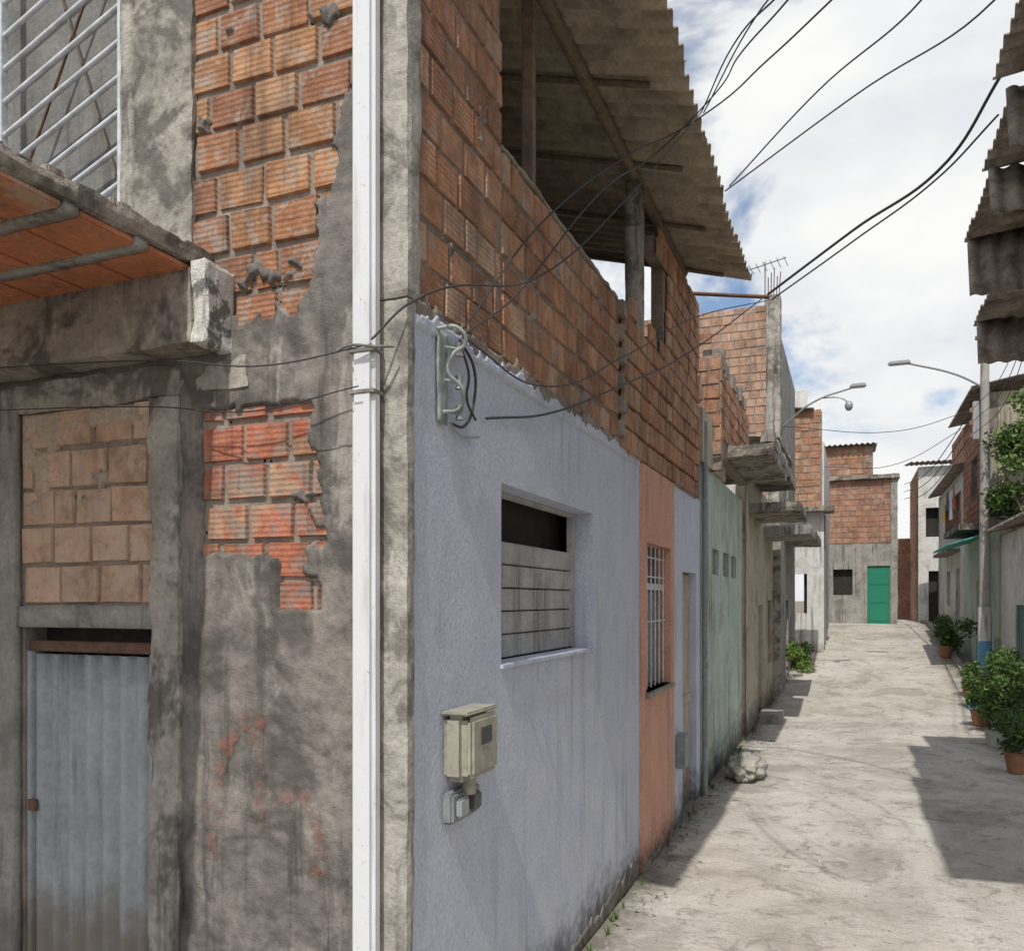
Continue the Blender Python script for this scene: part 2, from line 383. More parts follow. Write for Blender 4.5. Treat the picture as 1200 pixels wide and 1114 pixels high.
patch('wall_foot_patch','x+',XW,3.1,7.1,0,.4,M_dkcem,H,
      lambda u,z: z<.04+.05*max(0,u-4)+.12*noise.noise(Vector((u*3,0,2)))+.06*noise.noise(Vector((u*13,z*9,2))),res=.014,lift=.010)
patch('wall_foot_patch_b','x+',XW+.03,7.15,8.53,0,.3,M_dkcem,H,
      lambda u,z: z<.06+.10*noise.noise(Vector((u*3,0,2)))+.06*noise.noise(Vector((u*13,z*9,2))),res=.014,lift=.008)
box('window_frame_sill',XW-.15,XW+.015,4.02,5.73,2.035,2.06,M_lav,H,.004)
box('window_back',XW-.30,XW-.28,3.9,5.9,1.95,3.1,M_dark,H)
for i in range(5):
    z=2.07+i*.135
    box('window_board_%d'%i,XW-.17-.006*(i%2),XW-.14-.003*i%.009,4.04,5.71,z,z+.128,M_shut,H,.006)
for y in (4.07,5.66):
    box('window_upright_%d'%int(y*10),XW-.175,XW-.125,y-.02,y+.02,2.07,3.02,M_shut,H,.003)
box('window_top_rail',XW-.17,XW-.13,4.03,5.72,2.99,3.02,M_shut,H,.003)
box('bay_window_back',XW-.14,XW-.12,7.25,8.4,1.5,3.0,M_glass,H)
box('bay_window_mid_rail',XW-.1,XW-.05,7.29,8.35,2.50,2.56,M_steelw,H,.003)
box('bay_curtain',XW-.118,XW-.10,7.35,8.3,1.6,2.48,M_curtain,H)
for i in range(6):
    y=7.36+i*.18
    tube('bay_bar_%d'%i,[(XW-.03,y,1.58),(XW-.03,y,2.91)],.008,M_grille,H,smooth=False)
for z in (2.2,2.62,2.8):
    tube('bay_hbar_%d'%int(z*100),[(XW-.03,7.29,z),(XW-.03,8.35,z)],.007,M_grille,H,smooth=False)
box('bay_sill',XW-.1,XW+.07,7.24,8.40,1.53,1.57,M_grey,H,.005)
box('side_door_leaf',XW-.12,XW-.08,9.16,10.01,0,2.70,M_beige,H,.004)
box('side_door_rail',XW-.08,XW-.06,9.2,9.98,1.2,1.3,M_beige,H,.003)
box('side_meter',XW,XW+.1,8.75,8.98,.62,.98,M_meterg,H,.01)
wall('upper_mortar_a','x+',XW-.006,.12,YF+.08,4.02,3.64,6.25,M_mortarD,H)
wall('upper_mortar_b','x+',XW-.006,.12,4.02,6.43,3.64,4.775,M_mortarD,H)
wall('upper_mortar_c','x+',XW-.006,.12,6.43,7.75,3.64,4.68,M_mortarD,H)
wall('upper_mortar_d','x+',XW-.006,.12,7.75,10.06,3.60,5.85,M_mortarD,H,[(7.74,8.15,4.9,5.7)])
bricks('upper_blocks_a','x+',XW,YF+.09,4.02,3.68,6.25,M_brick,H,seed=3,gap=.019)
bricks('upper_blocks_b','x+',XW,4.035,6.40,3.68,4.80,M_brick,H,seed=4,gap=.019)
bricks('upper_blocks_c','x+',XW,6.46,10.06,3.62,5.95,M_brick,H,seed=5,gap=.019,th=.03,
   inside=lambda u,z: (z<4.72+.16*(int(u*3.7)%2)) or (u>8.15 and z<5.85) or (u>7.8 and z>5.7))
for i in range(6):
    box('joint_tooth_%d'%i,XW-.02,XW+.045+.01*(i%2),6.38,6.46+.05*(i%2),3.7+i*.19,3.83+i*.19,M_mortar,H,.01)
def sm(u,z): return noise.noise(Vector((u*2.3,z*2.3,8)))+.6*noise.noise(Vector((u*8,z*8,3)))+.3*noise.noise(Vector((u*22,z*22,3)))>.58
patch('mortar_smears_side','x+',XW,YF+.1,6.38,3.7,4.76,M_mortar,H,sm,res=.014,lift=.016,amp=.004)
patch('mortar_smears_pier','x+',XW,YF+.1,4.0,4.76,6.1,M_mortar,H,sm,res=.014,lift=.016,amp=.004)
rough('parapet_mortar',XW-.12,XW+.005,4.03,6.4,4.785,4.812,M_mortar,H,step=.04,amp=.014)
rough('corner_column',XW-.165,XW+.010,YF-.03,YF+.035,-.1,3.66,M_column,H,step=.03,amp=.006,chip=.014)
rough('corner_column_upper',XW-.165,XW+.014,YF-.035,YF+.085,3.66,6.2,M_column,H,step=.03,amp=.007,chip=.016)
box('loggia_post_thin',XW-.12,XW-.05,4.62,4.69,4.78,6.14,M_wood,H,.008)
rough('loggia_post',XW-.13,XW-.01,7.14,7.36,4.68,6.1,M_ltcem,H,step=.06,amp=.006)
box('loggia_post_back',-3.3,-3.18,6.2,6.32,3.7,6.6,M_wood,H,.01)
roof_slope=.29
rs=Vector((-1,0,roof_slope)).normalized()
corrugated('roof_sheet',(-1.05,2.72,6.0),(0,1,0),rs,6.85,4.9,.177,.026,M_eternit,H,warp=.03)
tube('roof_wall_beam',[(XW-.05,2.8,6.13),(XW-.05,9.5,6.13)],.05,M_wood,H,smooth=False,res=1)
tube('roof_purlin_a',[(-3.2,2.8,6.56),(-3.2,9.5,6.56)],.05,M_wood,H,smooth=False,res=1)
for i in range(6):
    y=3.3+i*1.22
    tube('rafter_%d'%i,[(-1.3,y,6.01),(-5.6,y,5.965+4.48*roof_slope)],.024,M_wood,H,smooth=False,res=1)
box('loggia_floor',-5.6,XW-.13,YF+.2,10.0,3.5,3.6,M_grey,H)
wall('loggia_back_wall','x+',-5.6,.12,YF,10.06,3.5,7.2,M_mortarD,H)
wall('loggia_far_wall','y-',9.95,.12,-5.6,XW-.13,3.6,4.95,M_mortarD,H)
tube('eave_bracket_pipe',[(XW,9.75,5.98),(-.86,9.98,5.9)],.022,M_rust,H,smooth=False)
wall('rear_wall','x-',-8.0,.15,YF+.2,10.3,-.2,6.4,M_grey,H)

# ---- front facade, plane y = YF
def nz(u,z,s=4.0,o=0.0): return noise.noise(Vector((u*s,z*s,o)))+.5*noise.noise(Vector((u*s*2.7,z*s*2.7,o+4)))+.25*noise.noise(Vector((u*s*7,z*s*7,o+9)))
uw=(-4.45,-3.27,4.28,6.0)
wall('front_backing','y-',YF+.012,.16,-8.0,XW-.165,-.2,6.2,M_mortar,H,[uw,(-4.0,-3.12,-.2,2.26)])
bricks('front_blocks_upper','y-',YF,-2.86,-1.88,3.62,6.2,M_brickL,H,seed=11,gap=.02,bw=.255,bh=.19,pal=PALF)
bricks('front_blocks_mid','y-',YF,-2.80,-2.06,2.32,3.28,M_brickR,H,seed=12,gap=.02,bw=.25,bh=.18)
bricks('front_blocks_door','y-',YF,-4.0,-3.1,2.38,3.36,M_brickP,H,seed=13,gap=.012,bw=.26,bh=.2,
   pal=[(.64,.43,.31),(.60,.40,.28),(.68,.48,.36),(.56,.37,.26)])
bricks('front_blocks_left','y-',YF,-8.0,-4.5,3.9,6.2,M_brickL,H,seed=14,pal=PALF)
def plaster_main(u,z):
    n=nz(u,z)
    if z>3.70+.12*n:
        return u>-2.13+.10*n+max(0,(z-4.25))*.45-.12*max(0,4.0-z)*3 or (n>.62 and z<5.5)
    if z>3.27+.03*n: return u>-2.93
    if z>2.62+.06*n:
        return u>-2.16+.10*n or u<-2.80+.03*n or n>.46
    if z>2.36 and -2.36<u<-2.14 and n<.25: return False
    return u>-2.93
patch('render_stained','y-',YF,-2.93,-1.875,.0,5.6,M_dkcem,H,plaster_main,res=.012,lift=.022,amp=.014)
rough('front_column_mid',-3.10,-2.91,YF-.045,YF+.01,-.1,3.36,M_ltcem,H,step=.035,amp=.012,chip=.02)
rough('front_column_left',-4.22,-4.02,YF-.03,YF+.01,-.1,3.5,M_grey,H,step=.04,amp=.008)
rough('front_lintel_band',-4.02,-2.52,YF-.03,YF+.012,3.36,3.52,M_ltcem,H,step=.035,amp=.014,chip=.025)
def smear(u,z): return nz(u,z,3,7)>.26+.5*abs(z-2.95) or z>3.26+.04*nz(u,z)
M_smearP=weathered('pale_mortar_smear',(.56,.46,.37),(.47,.38,.30),stain=(.28,.22,.18),bump=.01)
patch('door_panel_smears','y-',YF,-4.0,-3.11,2.4,3.37,M_smearP,H,smear,res=.014,lift=.012)
rough('door_lintel',-4.02,-3.08,YF-.02,YF+.15,2.262,2.372,M_grey,H,step=.04,amp=.006)
rough('upper_column',-3.22,-2.84,YF-.03,YF+.01,3.95,6.2,M_ltcem,H,step=.04,amp=.010,chip=.02)
rough('upper_column_edge',-3.27,-3.20,YF-.045,YF+.1,4.2,6.2,M_column,H,step=.04,amp=.005)
patch('render_far_left','y-',YF,-8.0,-4.2,0,3.6,M_grey,H,lambda u,z:True,res=.06,lift=.01)
def ribbon(name,pts,w,mat,par,off=.040):
    V=[];F=[]
    for i,(u,z) in enumerate(pts):
        a=pts[max(0,i-1)];b=pts[min(len(pts)-1,i+1)]
        t=Vector((b[0]-a[0],b[1]-a[1])).normalized(); n=Vector((-t.y,t.x))*w/2*(1+.35*math.sin(i*1.3)*math.sin(i*.37))
        V+= [(u+n.x,YF-off,z+n.y),(u-n.x,YF-off,z-n.y)]
    for i in range(len(pts)-1): F.append((2*i,2*i+1,2*i+3,2*i+2))
    return mesh_ob(name,V,F,mat,par)
def cat(pts,n=10):
    out=[]
    for i in range(len(pts)-1):
        p0=pts[max(0,i-1)];p1=pts[i];p2=pts[i+1];p3=pts[min(len(pts)-1,i+2)]
        for k in range(n):
            t=k/n
            out.append(tuple(.5*((2*p1[j])+(-p0[j]+p2[j])*t+(2*p0[j]-5*p1[j]+4*p2[j]-p3[j])*t*t+(-p0[j]+3*p1[j]-3*p2[j]+p3[j])*t**3) for j in (0,1)))
    out.append(pts[-1]); return out
ribbon('spray_scrawl_a',cat([(-2.42,1.84),(-2.50,1.87),(-2.63,1.74),(-2.70,1.5),(-2.71,1.22)]),.07,M_spray,H)
ribbon('spray_scrawl_b',cat([(-2.52,1.86),(-2.46,1.72),(-2.44,1.5),(-2.47,1.38)]),.06,M_spray,H,.042)
ribbon('spray_scrawl_c',cat([(-2.38,1.52),(-2.24,1.55),(-2.15,1.45),(-2.12,1.28),(-2.14,1.2)]),.06,M_spray,H)
box('door_void',-4.0,-3.12,YF+.14,YF+.16,0,2.3,M_dark,H)
corrugated('metal_door_leaf',(-3.97,YF+.06,0.02),(1,0,0),(0,0,1),.82,2.10,.118,.018,M_galv,H,trap=True)
box('door_header_wood',-3.99,-3.13,YF+.03,YF+.09,2.135,2.19,M_rust,H,.005)
box('door_jamb_l',-4.0,-3.965,YF+.02,YF+.1,0,2.135,M_galv,H,.003)
box('door_jamb_r',-3.155,-3.12,YF+.02,YF+.1,0,2.135,M_galv,H,.003)
box('door_latch',-3.99,-3.93,YF+.015,YF+.035,1.30,1.36,M_rust,H,.004)
box('upper_window_pane',-4.45,-3.27,YF+.13,YF+.15,4.25,6.0,M_pane,H)
for x in (-4.16,-3.30):
    box('grille_stile',x-.022,x+.022,YF-.02,YF+.02,4.3,6.0,M_grille,H,.003)
box('grille_bottom',-4.14,-3.32,YF-.018,YF+.018,4.3,4.34,M_grille,H,.003)
for i in range(12):
    sl=.36; z0=3.98+i*.175
    xa,xb=-4.14,-3.32; za=z0; zb=z0+.82*sl
    if zb<4.36: continue
    if za<4.34: xa=xa+(4.34-za)/sl; za=4.34
    if zb>6: continue
    tube('grille_bar_%d'%i,[(xa,YF,za),(xb,YF,zb)],.013,M_grille,H,smooth=False,res=2)
tube('grille_lean',[(-4.1,YF+.06,4.6),(-3.5,YF+.06,5.7)],.008,M_rust,H,smooth=False,res=1)
tube('grille_lean_b',[(-3.9,YF+.06,5.8),(-3.4,YF+.06,4.5)],.006,M_wood,H,smooth=False,res=1)
# canopy slab + beam
rough('canopy_beam',-8.0,-2.70,2.85,YF,3.54,3.875,M_slab,H,step=.035,amp=.010,chip=.03)
rough('canopy_beam_end',-2.698,-2.615,2.845,YF,3.53,3.90,M_litend,H,step=.02,amp=.012,chip=.025)
rough('canopy_slab',-8.0,-2.70,.55,YF-.02,3.90,3.985,M_slab,H,step=.035,amp=.014,chip=.03)
k=0; y=.6
while y<2.8:
    x=-2.73
    while x>-7.5:      # individual clay infill blocks
        l=.30+random.uniform(-.01,.01)
        box('slab_tile_%d'%k,x-l+.008,x,y,y+.27,3.868-random.uniform(0,.006),3.898,M_tile,H,.008); x-=l; k+=1
    y+=.275
    if y<2.7: rough('slab_rib_%d'%k,-7.9,-2.72,y,y+.06,3.860,3.90,M_grey,H,step=.05,amp=.007); y+=.065
for i in range(60):
    y=.6+i*.04; s=random.uniform(.02,.06)
    box('slab_crumb_%d'%i,-2.78-random.random()*.05,-2.70-random.random()*.03,y,y+s,3.97,3.975+random.random()*.03,M_slab,H,.006)
# ---- white steel post at the corner
WP=empty('white_corner_post')
box('post_shaft',-1.915,-1.805,2.92,2.99,-.05,6.6,M_steelw,WP,.018)
for z in (3.42,3.25):
    box('post_strap_%d'%int(z*100),-1.919,-1.801,2.916,2.994,z,z+.018,M_grey,WP,.003)
tube('strap_tail',[(-1.96,2.89,3.43),(-1.88,2.88,3.44),(-1.79,2.9,3.43),(-1.73,2.96,3.44)],.006,M_grey,WP)

# ------------------------------------------------------------------ meter box
MB=empty('electricity_meter_box')
box('meter_case',XW+.002,XW+.12,3.33,3.66,1.58,1.89,M_meter,MB,.03)
box('meter_cover',XW+.118,XW+.15,3.345,3.645,1.60,1.875,M_meter,MB,.022)
box('meter_window',XW+.148,XW+.154,3.44,3.56,1.74,1.82,M_glass,MB,.004)
box('meter_lip',XW+.001,XW+.14,3.325,3.665,1.882,1.90,M_meter,MB,.008)
tube('meter_throat',[(XW+.06,3.5,1.60),(XW+.06,3.5,1.50)],.035,M_meter,MB,smooth=False)
box('breaker_base',XW+.001,XW+.06,3.33,3.63,1.39,1.53,M_meterg,MB,.012)
for i,y in enumerate((3.36,3.50)):
    box('breaker_cover_%d'%i,XW+.06,XW+.085,y,y+.10,1.415,1.50,M_glass if i else M_galv,MB,.01)
# ------------------------------------------------------------------ service bracket
SB=empty('cable_service_bracket')
rough('bracket_plate',XW+.012,XW+.020,3.27,3.36,3.19,3.60,M_lime,SB,step=.02,amp=.004)
tube('bracket_scroll',[(XW+.02,3.26,3.60),(XW+.10,3.30,3.605),(XW+.12,3.34,3.55),(XW+.06,3.33,3.50),(XW+.05,3.30,3.42),(XW+.10,3.35,3.34),(XW+.07,3.38,3.27),(XW+.02,3.31,3.24)],.009,M_lime,SB)
for z in (3.54,3.39,3.25):
    tube('insulator',[(XW+.06,3.40,z-.03),(XW+.06,3.40,z),(XW+.06,3.40,z+.03)],.02,M_lamp if z>3.3 else M_meterg,SB,smooth=False,radii=[1,.6,1])
    tube('insulator_arm',[(XW+.01,3.33,z),(XW+.06,3.40,z)],.008,M_lime,SB,smooth=False)
tube('cable_coil',[(XW+.04,3.44,3.60),(XW+.05,3.58,3.5),(XW+.03,3.62,3.35),(XW+.03,3.52,3.22),(XW+.03,3.38,3.20)],.007,M_wire,SB)
tube('cable_tail',[(XW+.05,3.42,3.58),(XW+.06,3.50,3.45),(XW+.04,3.52,3.35),(XW+.03,3.64,3.27)],.006,M_wire,SB)
tube('cable_tail_b',[(XW+.03,3.36,3.2),(XW+.02,3.5,3.17),(XW+.02,3.7,3.2)],.006,M_lamp,SB)

# ------------------------------------------------------------------ cables
def cable(pts,r=.011): return tube('overhead_cable',pts,r,M_wire,None,res=2)
cable([(1.162,7.82,6.73),(.816,8.43,6.37),(.033,9.30,6.24),(-.88,10.0,5.94)],.014)
cable([(-.88,10.0,5.94),(-1.44,8.68,5.04),(-1.634,6.03,3.985),(-1.665,4.61,3.50),(-1.667,3.75,3.30)],.007)
cable([(1.163,8.03,6.50),(.764,8.63,6.33),(.033,9.41,6.17),(-.843,10.1,5.91)],.009)
cable([(-.843,10.1,5.91),(-1.40,8.4,5.25),(-1.60,6.4,4.35),(-1.655,4.4,3.62),(-1.66,3.5,3.62)],.005)
cable([(.9,5.2,5.95),(.807,5.73,6.02),(.025,7.03,6.35),(-1.06,7.77,6.15)],.0065)
cable([(.5,5.0,5.9),(.40,5.56,6.02),(-.213,6.61,6.22),(-1.01,7.69,6.15)],.006)
cable([(.3,4.3,5.6),(-.09,4.82,5.66),(-.477,5.42,5.79),(-.997,6.07,5.90),(-1.37,5.49,5.42),(-1.62,4.52,4.62),(-1.660,3.47,3.66)],.0055)
cable([(0,4.1,5.5),(-.291,4.52,5.52),(-.60,5.15,5.71),(-1.02,6.05,5.92),(-1.41,4.82,4.84),(-1.62,3.98,3.965),(-1.65,3.48,3.64)],.005)
cable([(.1,4.0,5.5),(-.31,4.50,5.56),(-.62,5.12,5.78),(-1.0,6.1,5.95)],.005)
cable([(.2,3.9,5.5),(-.25,4.45,5.6),(-.55,5.2,5.9),(-1.0,6.2,6.0)],.005)
cable([(-.997,6.07,5.93),(-1.3,5.2,5.0),(-1.55,4.2,4.15),(-1.69,3.0,3.62),(-1.80,2.90,3.46)],.005)
cable([(-1.80,2.90,3.44),(-2.3,2.84,3.39),(-2.76,2.80,3.45),(-3.4,2.78,3.50),(-4.6,2.76,3.56)],.0035)
cable([(-1.85,2.88,3.27),(-2.4,2.9,3.22),(-3.0,2.94,3.30),(-4.4,2.95,3.40)],.003)

# ------------------------------------------------------------------ green house
GH=empty('mint_green_house')
wall('wall_mint','x+',XW,.15,10.32,14.6,-.2,4.1,M_mint,GH,[(11.3,11.9,2.75,3.1),(12.3,12.9,2.75,3.1),(13.2,13.8,2.75,3.1)])
box('inner_dark',XW-.3,XW-.28,10.4,14.5,0,4,M_dark,GH)
for (a,b) in ((11.3,11.9),(12.3,12.9),(13.2,13.8)):
    for i in range(4):
        y=a+.08+i*.15; box('vent_slat',XW-.1,XW-.04,y,y+.05,2.75,3.1,M_lime,GH,.004)
wall('wall_upper_green','x+',XW+.05,.15,10.2,12.2,4.1,4.75,M_beige,GH)
rough('gallery_slab',XW-2,-.95,11.6,14.4,4.35,4.52,M_slab,GH,step=.08,amp=.015,chip=.04)
rough('gallery_slab_lip',-1.12,-.94,11.6,14.4,4.52,4.70,M_grey,GH,step=.08,amp=.015,chip=.05)
bricks('upper_rough_blocks','y-',11.0,-5.6,-1.55,4.3,5.9,M_brickF,GH,seed=21,inside=lambda u,z: z<5.55+.18*(int(u*4)%3))
wall('upper_rough_mortar','y-',11.01,.15,-5.6,-1.55,4.1,5.6,M_mortarD,GH)
bricks('upper_rough_blocks_side','x+',-1.55,11.0,14.2,4.52,5.4,M_brickF,GH,seed=22)
wall('upper_side_mortar','x+',-1.56,.15,11.17,14.2,4.3,5.4,M_mortarD,GH)
for i in range(14):
    y=11.1+i*.2
    box('loose_block_%d'%i,-1.78+random.uniform(-.03,.05),-1.56+random.uniform(-.03,.05),y,y+.17,5.41,5.41+random.choice((.1,.19,.3)),M_sheetR,GH,.01)
tube('rain_pipe',[(XW+.05,10.36,0),(XW+.05,10.36,4.6)],.035,M_meterg,GH,smooth=False)
# ------------------------------------------------------------------ beige house
BH=empty('beige_house')
wall('wall_beige','x+',XW+.04,.15,14.62,20.2,-.2,4.6,M_beige,BH,[(16.9,17.8,-.2,2.3),(18.9,20.0,1.0,2.4)])
box('brown_door',XW-.1,XW-.05,16.9,17.8,0,2.3,M_woodD,BH,.01)
box('window_dark',XW-.12,XW-.08,18.8,20.1,.9,2.5,M_dark,BH)
rough('marquee_slab',XW-1,-.78,15.2,17.4,3.95,4.13,M_slab,BH,step=.09,amp=.012,chip=.04)
rough('marquee_slab_b',XW-1,-.72,17.9,20.0,3.75,3.95,M_grey,BH,step=.09,amp=.012,chip=.04)
rough('gallery_upper',XW-2,-1.0,14.62,17.6,4.6,4.78,M_slab,BH,step=.09,amp=.012,chip=.04)
wall('return_wall_white','y-',14.64,.12,XW-3,XW+.04,-.2,4.6,M_white,BH)
corrugated('lean_roof',(-1.1,14.7,5.15),(0,1,0),(-1,0,.15),3.2,2.4,.18,.025,M_sheetR,BH,warp=.02)
rough('door_step',XW+.03,-1.25,16.7,18.0,-.05,.16,M_grey,BH,step=.06,amp=.008,chip=.02)
# ------------------------------------------------------------------ tall brick house
TB=empty('tall_brick_house')
wall('front_mortar','y-',20.31,.2,-7,-1.55,0,9.3,M_mortar,TB)
bricks('front_blocks','y-',20.30,-7,-1.82,4.2,9.35,M_brickF,TB,seed=31,bw=.25,bh=.2,pal=[(.52,.34,.25),(.48,.29,.21),(.55,.38,.29),(.44,.26,.18)])
rough('front_corner_column',-1.82,-1.5,20.24,20.6,0,9.55,M_ltcem,TB,step=.15,amp=.02)
wall('side','x+',-1.5,.2,20.62,25.8,-.1,8.6,M_grey,TB,[(22,23,5,6.2),(22,22.9,.2,2.4)])
box('side_dark',-1.9,-1.8,21,25,0,8,M_dark,TB)
rough('balcony',-1.5,-.75,21.5,24.8,3.9,4.08,M_slab,TB,step=.12,amp=.015)
for i in range(5): tube('starter_bar_%d'%i,[(-1.78+.06*i,20.35+.03*(i%2),9.5),(-1.78+.07*i,20.35,10.0+.1*(i%3))],.012,M_rust,TB,smooth=False,res=1)
AN=empty('tv_antenna')
tube('mast',[(-1.9,20.9,9.2),(-1.9,20.9,10.6)],.02,M_lamp,AN,smooth=False)
tube('boom',[(-2.3,20.9,10.45),(-1.4,20.7,10.55)],.014,M_lamp,AN,smooth=False)
for i in range(6):
    x=-2.25+i*.16; tube('element_%d'%i,[(x,20.6,10.45+.018*i),(x+.05,21.2,10.45+.018*i)],.009,M_lamp,AN,smooth=False)
SL=empty('wall_street_lamp')
tube('lamp_arm',[(-1.5,21.0,6.6),(-.8,20.9,7.1),(.1,20.8,7.35)],.022,M_lamp,SL)
box('lamp_head',0,.36,20.73,20.87,7.32,7.42,M_lamp,SL,.03)
tube('lamp_arm_b',[(-.6,20.9,7.18),(-.2,20.8,7.12),(-.05,20.8,7.02)],.016,M_lamp,SL)
bm=bmesh.new(); bmesh.ops.create_uvsphere(bm,u_segments=16,v_segments=10,radius=.09)
for v in bm.verts: v.co=Vector((v.co.x-.02,v.co.y+20.8,v.co.z*1.3+6.92))
me=bpy.data.meshes.new('globe'); bm.to_mesh(me); bm.free(); me.materials.append(M_lamp); link(bpy.data.objects.new('globe',me),SL)
# ------------------------------------------------------------------ mid house
MH=empty('white_and_brick_house')
wall('front_white','y-',26.6,.2,-6,-.72,.4,5.15,M_white,MH,[(-1.6,-1.2,2.0,3.2)])
wall('front_mortar','y-',26.61,.2,-6,-.78,5.15,8.1,M_mortar,MH)
bricks('front_blocks','y-',26.6,-6,-.8,5.2,8.15,M_brickF,MH,seed=41,bw=.26,bh=.21)
rough('floor_slab',-6,-.45,26.2,27.2,5.05,5.2,M_slab,MH,step=.15,amp=.02)
wall('side_white','x+',-.72,.2,26.8,33.8,.4,7.2,M_white,MH,[(28.5,29.4,2.3,3.6)])
wall('setback_upper','y-',27.6,.2,-3.2,-1.25,8.1,9.0,M_white,MH)
corrugated('tin_lid',(-1.0,26.4,8.15),(0,1,0),(-1,0,.12),4,3.0,.2,.03,M_sheetR,MH)
box('sidedark',-1.3,-1.25,26.85,33,1,5,M_dark,MH)
for i in range(3):
    tube('wall_conduit_%d'%i,[(-.70,27+i,1.2),(-.70,27+i,5.0)],.025,M_lamp,MH,smooth=False)
# ------------------------------------------------------------------ end house with green door
EH=empty('end_brick_house')
wall('front_render','y-',34.7,.2,-1.6,1.62,1.2,4.55,M_grey,EH,[(.62,1.42,1.4,3.72),(-.6,.1,2.6,3.6)])
box('green_door',.62,1.42,34.76,34.80,1.45,3.72,M_green,EH,.01)
for i in range(3): box('door_panel_%d'%i,.70,1.34,34.745,34.765,1.6+i*.7,2.2+i*.7,M_green,EH,.01)
box('dark',-.7,.2,34.9,34.95,2.5,3.7,M_dark,EH)
wall('front_mortar','y-',34.71,.2,-1.6,1.5,4.55,7.0,M_mortar,EH)
bricks('front_blocks','y-',34.7,-1.6,1.45,4.6,7.05,M_brickF,EH,seed=51,bw=.26,bh=.21,pal=[(.45,.23,.15),(.5,.27,.19),(.4,.19,.13)])
rough('front_column_r',1.45,1.68,34.62,34.95,1.2,7.2,M_grey,EH,step=.2,amp=.02)
rough('slab_top',-1.7,1.75,34.5,38.5,7.05,7.2,M_slab,EH,step=.2,amp=.02)
wall('penthouse_mortar','y-',35.61,.2,-1.6,.85,7.2,8.5,M_mortar,EH)
bricks('penthouse_blocks','y-',35.6,-1.6,.8,7.2,8.5,M_brickF,EH,seed=52,bw=.26,bh=.21)
corrugated('penthouse_roof',(-1.8,35.3,8.55),(1,0,0),(0,1,.05),2.8,3,.2,.03,M_sheetR,EH)
wall('side_r','x+',1.62,.2,34.95,39,1.2,7.0,M_grey,EH)
FW=empty('red_brick_wall')
wall('mortar','y-',43.01,.2,1.6,3.9,1.2,5.3,M_mortar,FW)
bricks('blocks','y-',43.0,1.6,3.9,1.3,5.3,M_brickF,FW,seed=61,pal=[(.42,.18,.12),(.38,.16,.10),(.46,.22,.15)])
# ------------------------------------------------------------------ right row
R4=empty('grey_gabled_house')
wall('front','y-',38.0,.2,2.62,4.6,1.2,7.9,M_white,R4,[(2.9,3.4,5,6.2),(3.0,3.9,1.5,3.6)])
box('dark',2.8,4.0,38.3,38.35,1.4,6.3,M_dark,R4)
bricks('side_blocks','x-',2.62,38.1,43,1.3,7.9,M_brickF,R4,seed=62)
wall('side_mortar','x-',2.63,.15,38.2,43,1.3,7.9,M_mortar,R4)
corrugated('roof',(2.3,37.6,8.05),(1,0,0),(0,1,.12),3.2,5,.2,.03,M_sheetR,R4)
R3=empty('grey_render_house')
wall('street_front','x-',3.15,.2,27.5,35.5,.4,6.3,M_white,R3,[(29,30,1.2,3.4),(31.5,32.7,2.2,3.4),(29,30.2,4.6,5.7)])
wall('gable','y-',27.5,.2,3.35,7,.4,6.3,M_beige,R3)
box('dark',3.5,3.55,28,35,.6,6.1,M_dark,R3)
corrugated('roof',(2.8,27.2,6.35),(0,1,0),(1,0,.2),8.5,4,.2,.03,M_sheetR,R3)
rough('window_hood',2.75,3.15,28.8,33,3.9,4.0,M_slab,R3,step=.15,amp=.01)
bricks('attic_blocks','x-',3.6,31,35.5,6.5,8.3,M_brickF,R3,seed=63)
wall('attic_mortar','x-',3.61,.15,31,35.5,6.5,8.3,M_mortar,R3)
wall('attic_end','y-',30.98,.15,3.62,6,6.5,8.3,M_grey,R3)
R2=empty('red_block_house')
wall('street_front_low','x-',3.1,.2,22.8,27.4,0,4.1,M_mint,R2,[(24,24.9,.4,2.9)])
wall('street_mortar','x-',3.09,.2,22.8,27.4,4.1,7.4,M_mortar,R2,[(24.6,25.8,5,6.2)])
bricks('street_blocks','x-',3.08,22.8,27.4,4.15,7.4,M_brickF,R2,seed=71,inside=lambda u,z: not(24.6<u<25.8 and 5<z<6.2),pal=[(.5,.22,.15),(.45,.2,.13),(.55,.28,.2)])
wall('gable','y-',22.8,.2,3.3,7,0,7.4,M_beige,R2,[(3.9,4.6,4.9,6.0)])
box('dark',3.5,3.55,23,27,.3,7,M_dark,R2)
box('dark_b',3.7,4.8,23.3,23.35,4.5,6.5,M_dark,R2)
corrugated('roof',(2.7,22.4,7.5),(0,1,0),(1,0,.18),5.2,4,.2,.03,M_sheetR,R2)
rough('balcony',2.5,3.1,23.2,26.8,4.15,4.3,M_slab,R2,step=.15,amp=.015)
for i in range(13): tube('balcony_baluster_%d'%i,[(2.55,23.25+i*.29,4.3),(2.55,23.25+i*.29,5.1)],.014,M_rust,R2,smooth=False,res=1)
tube('balcony_rail',[(2.55,23.2,5.1),(2.55,26.8,5.1)],.022,M_rust,R2,smooth=False,res=1)
corrugated('teal_awning',(2.2,22.9,3.75),(0,1,0),(1,0,.3),3.6,.95,.15,.02,M_teal,R2)
CL=empty('clothes_line')
tube('line',[(2.45,23.0,5.35),(2.42,25,5.25),(2.45,27,5.35)],.006,M_wire,CL)
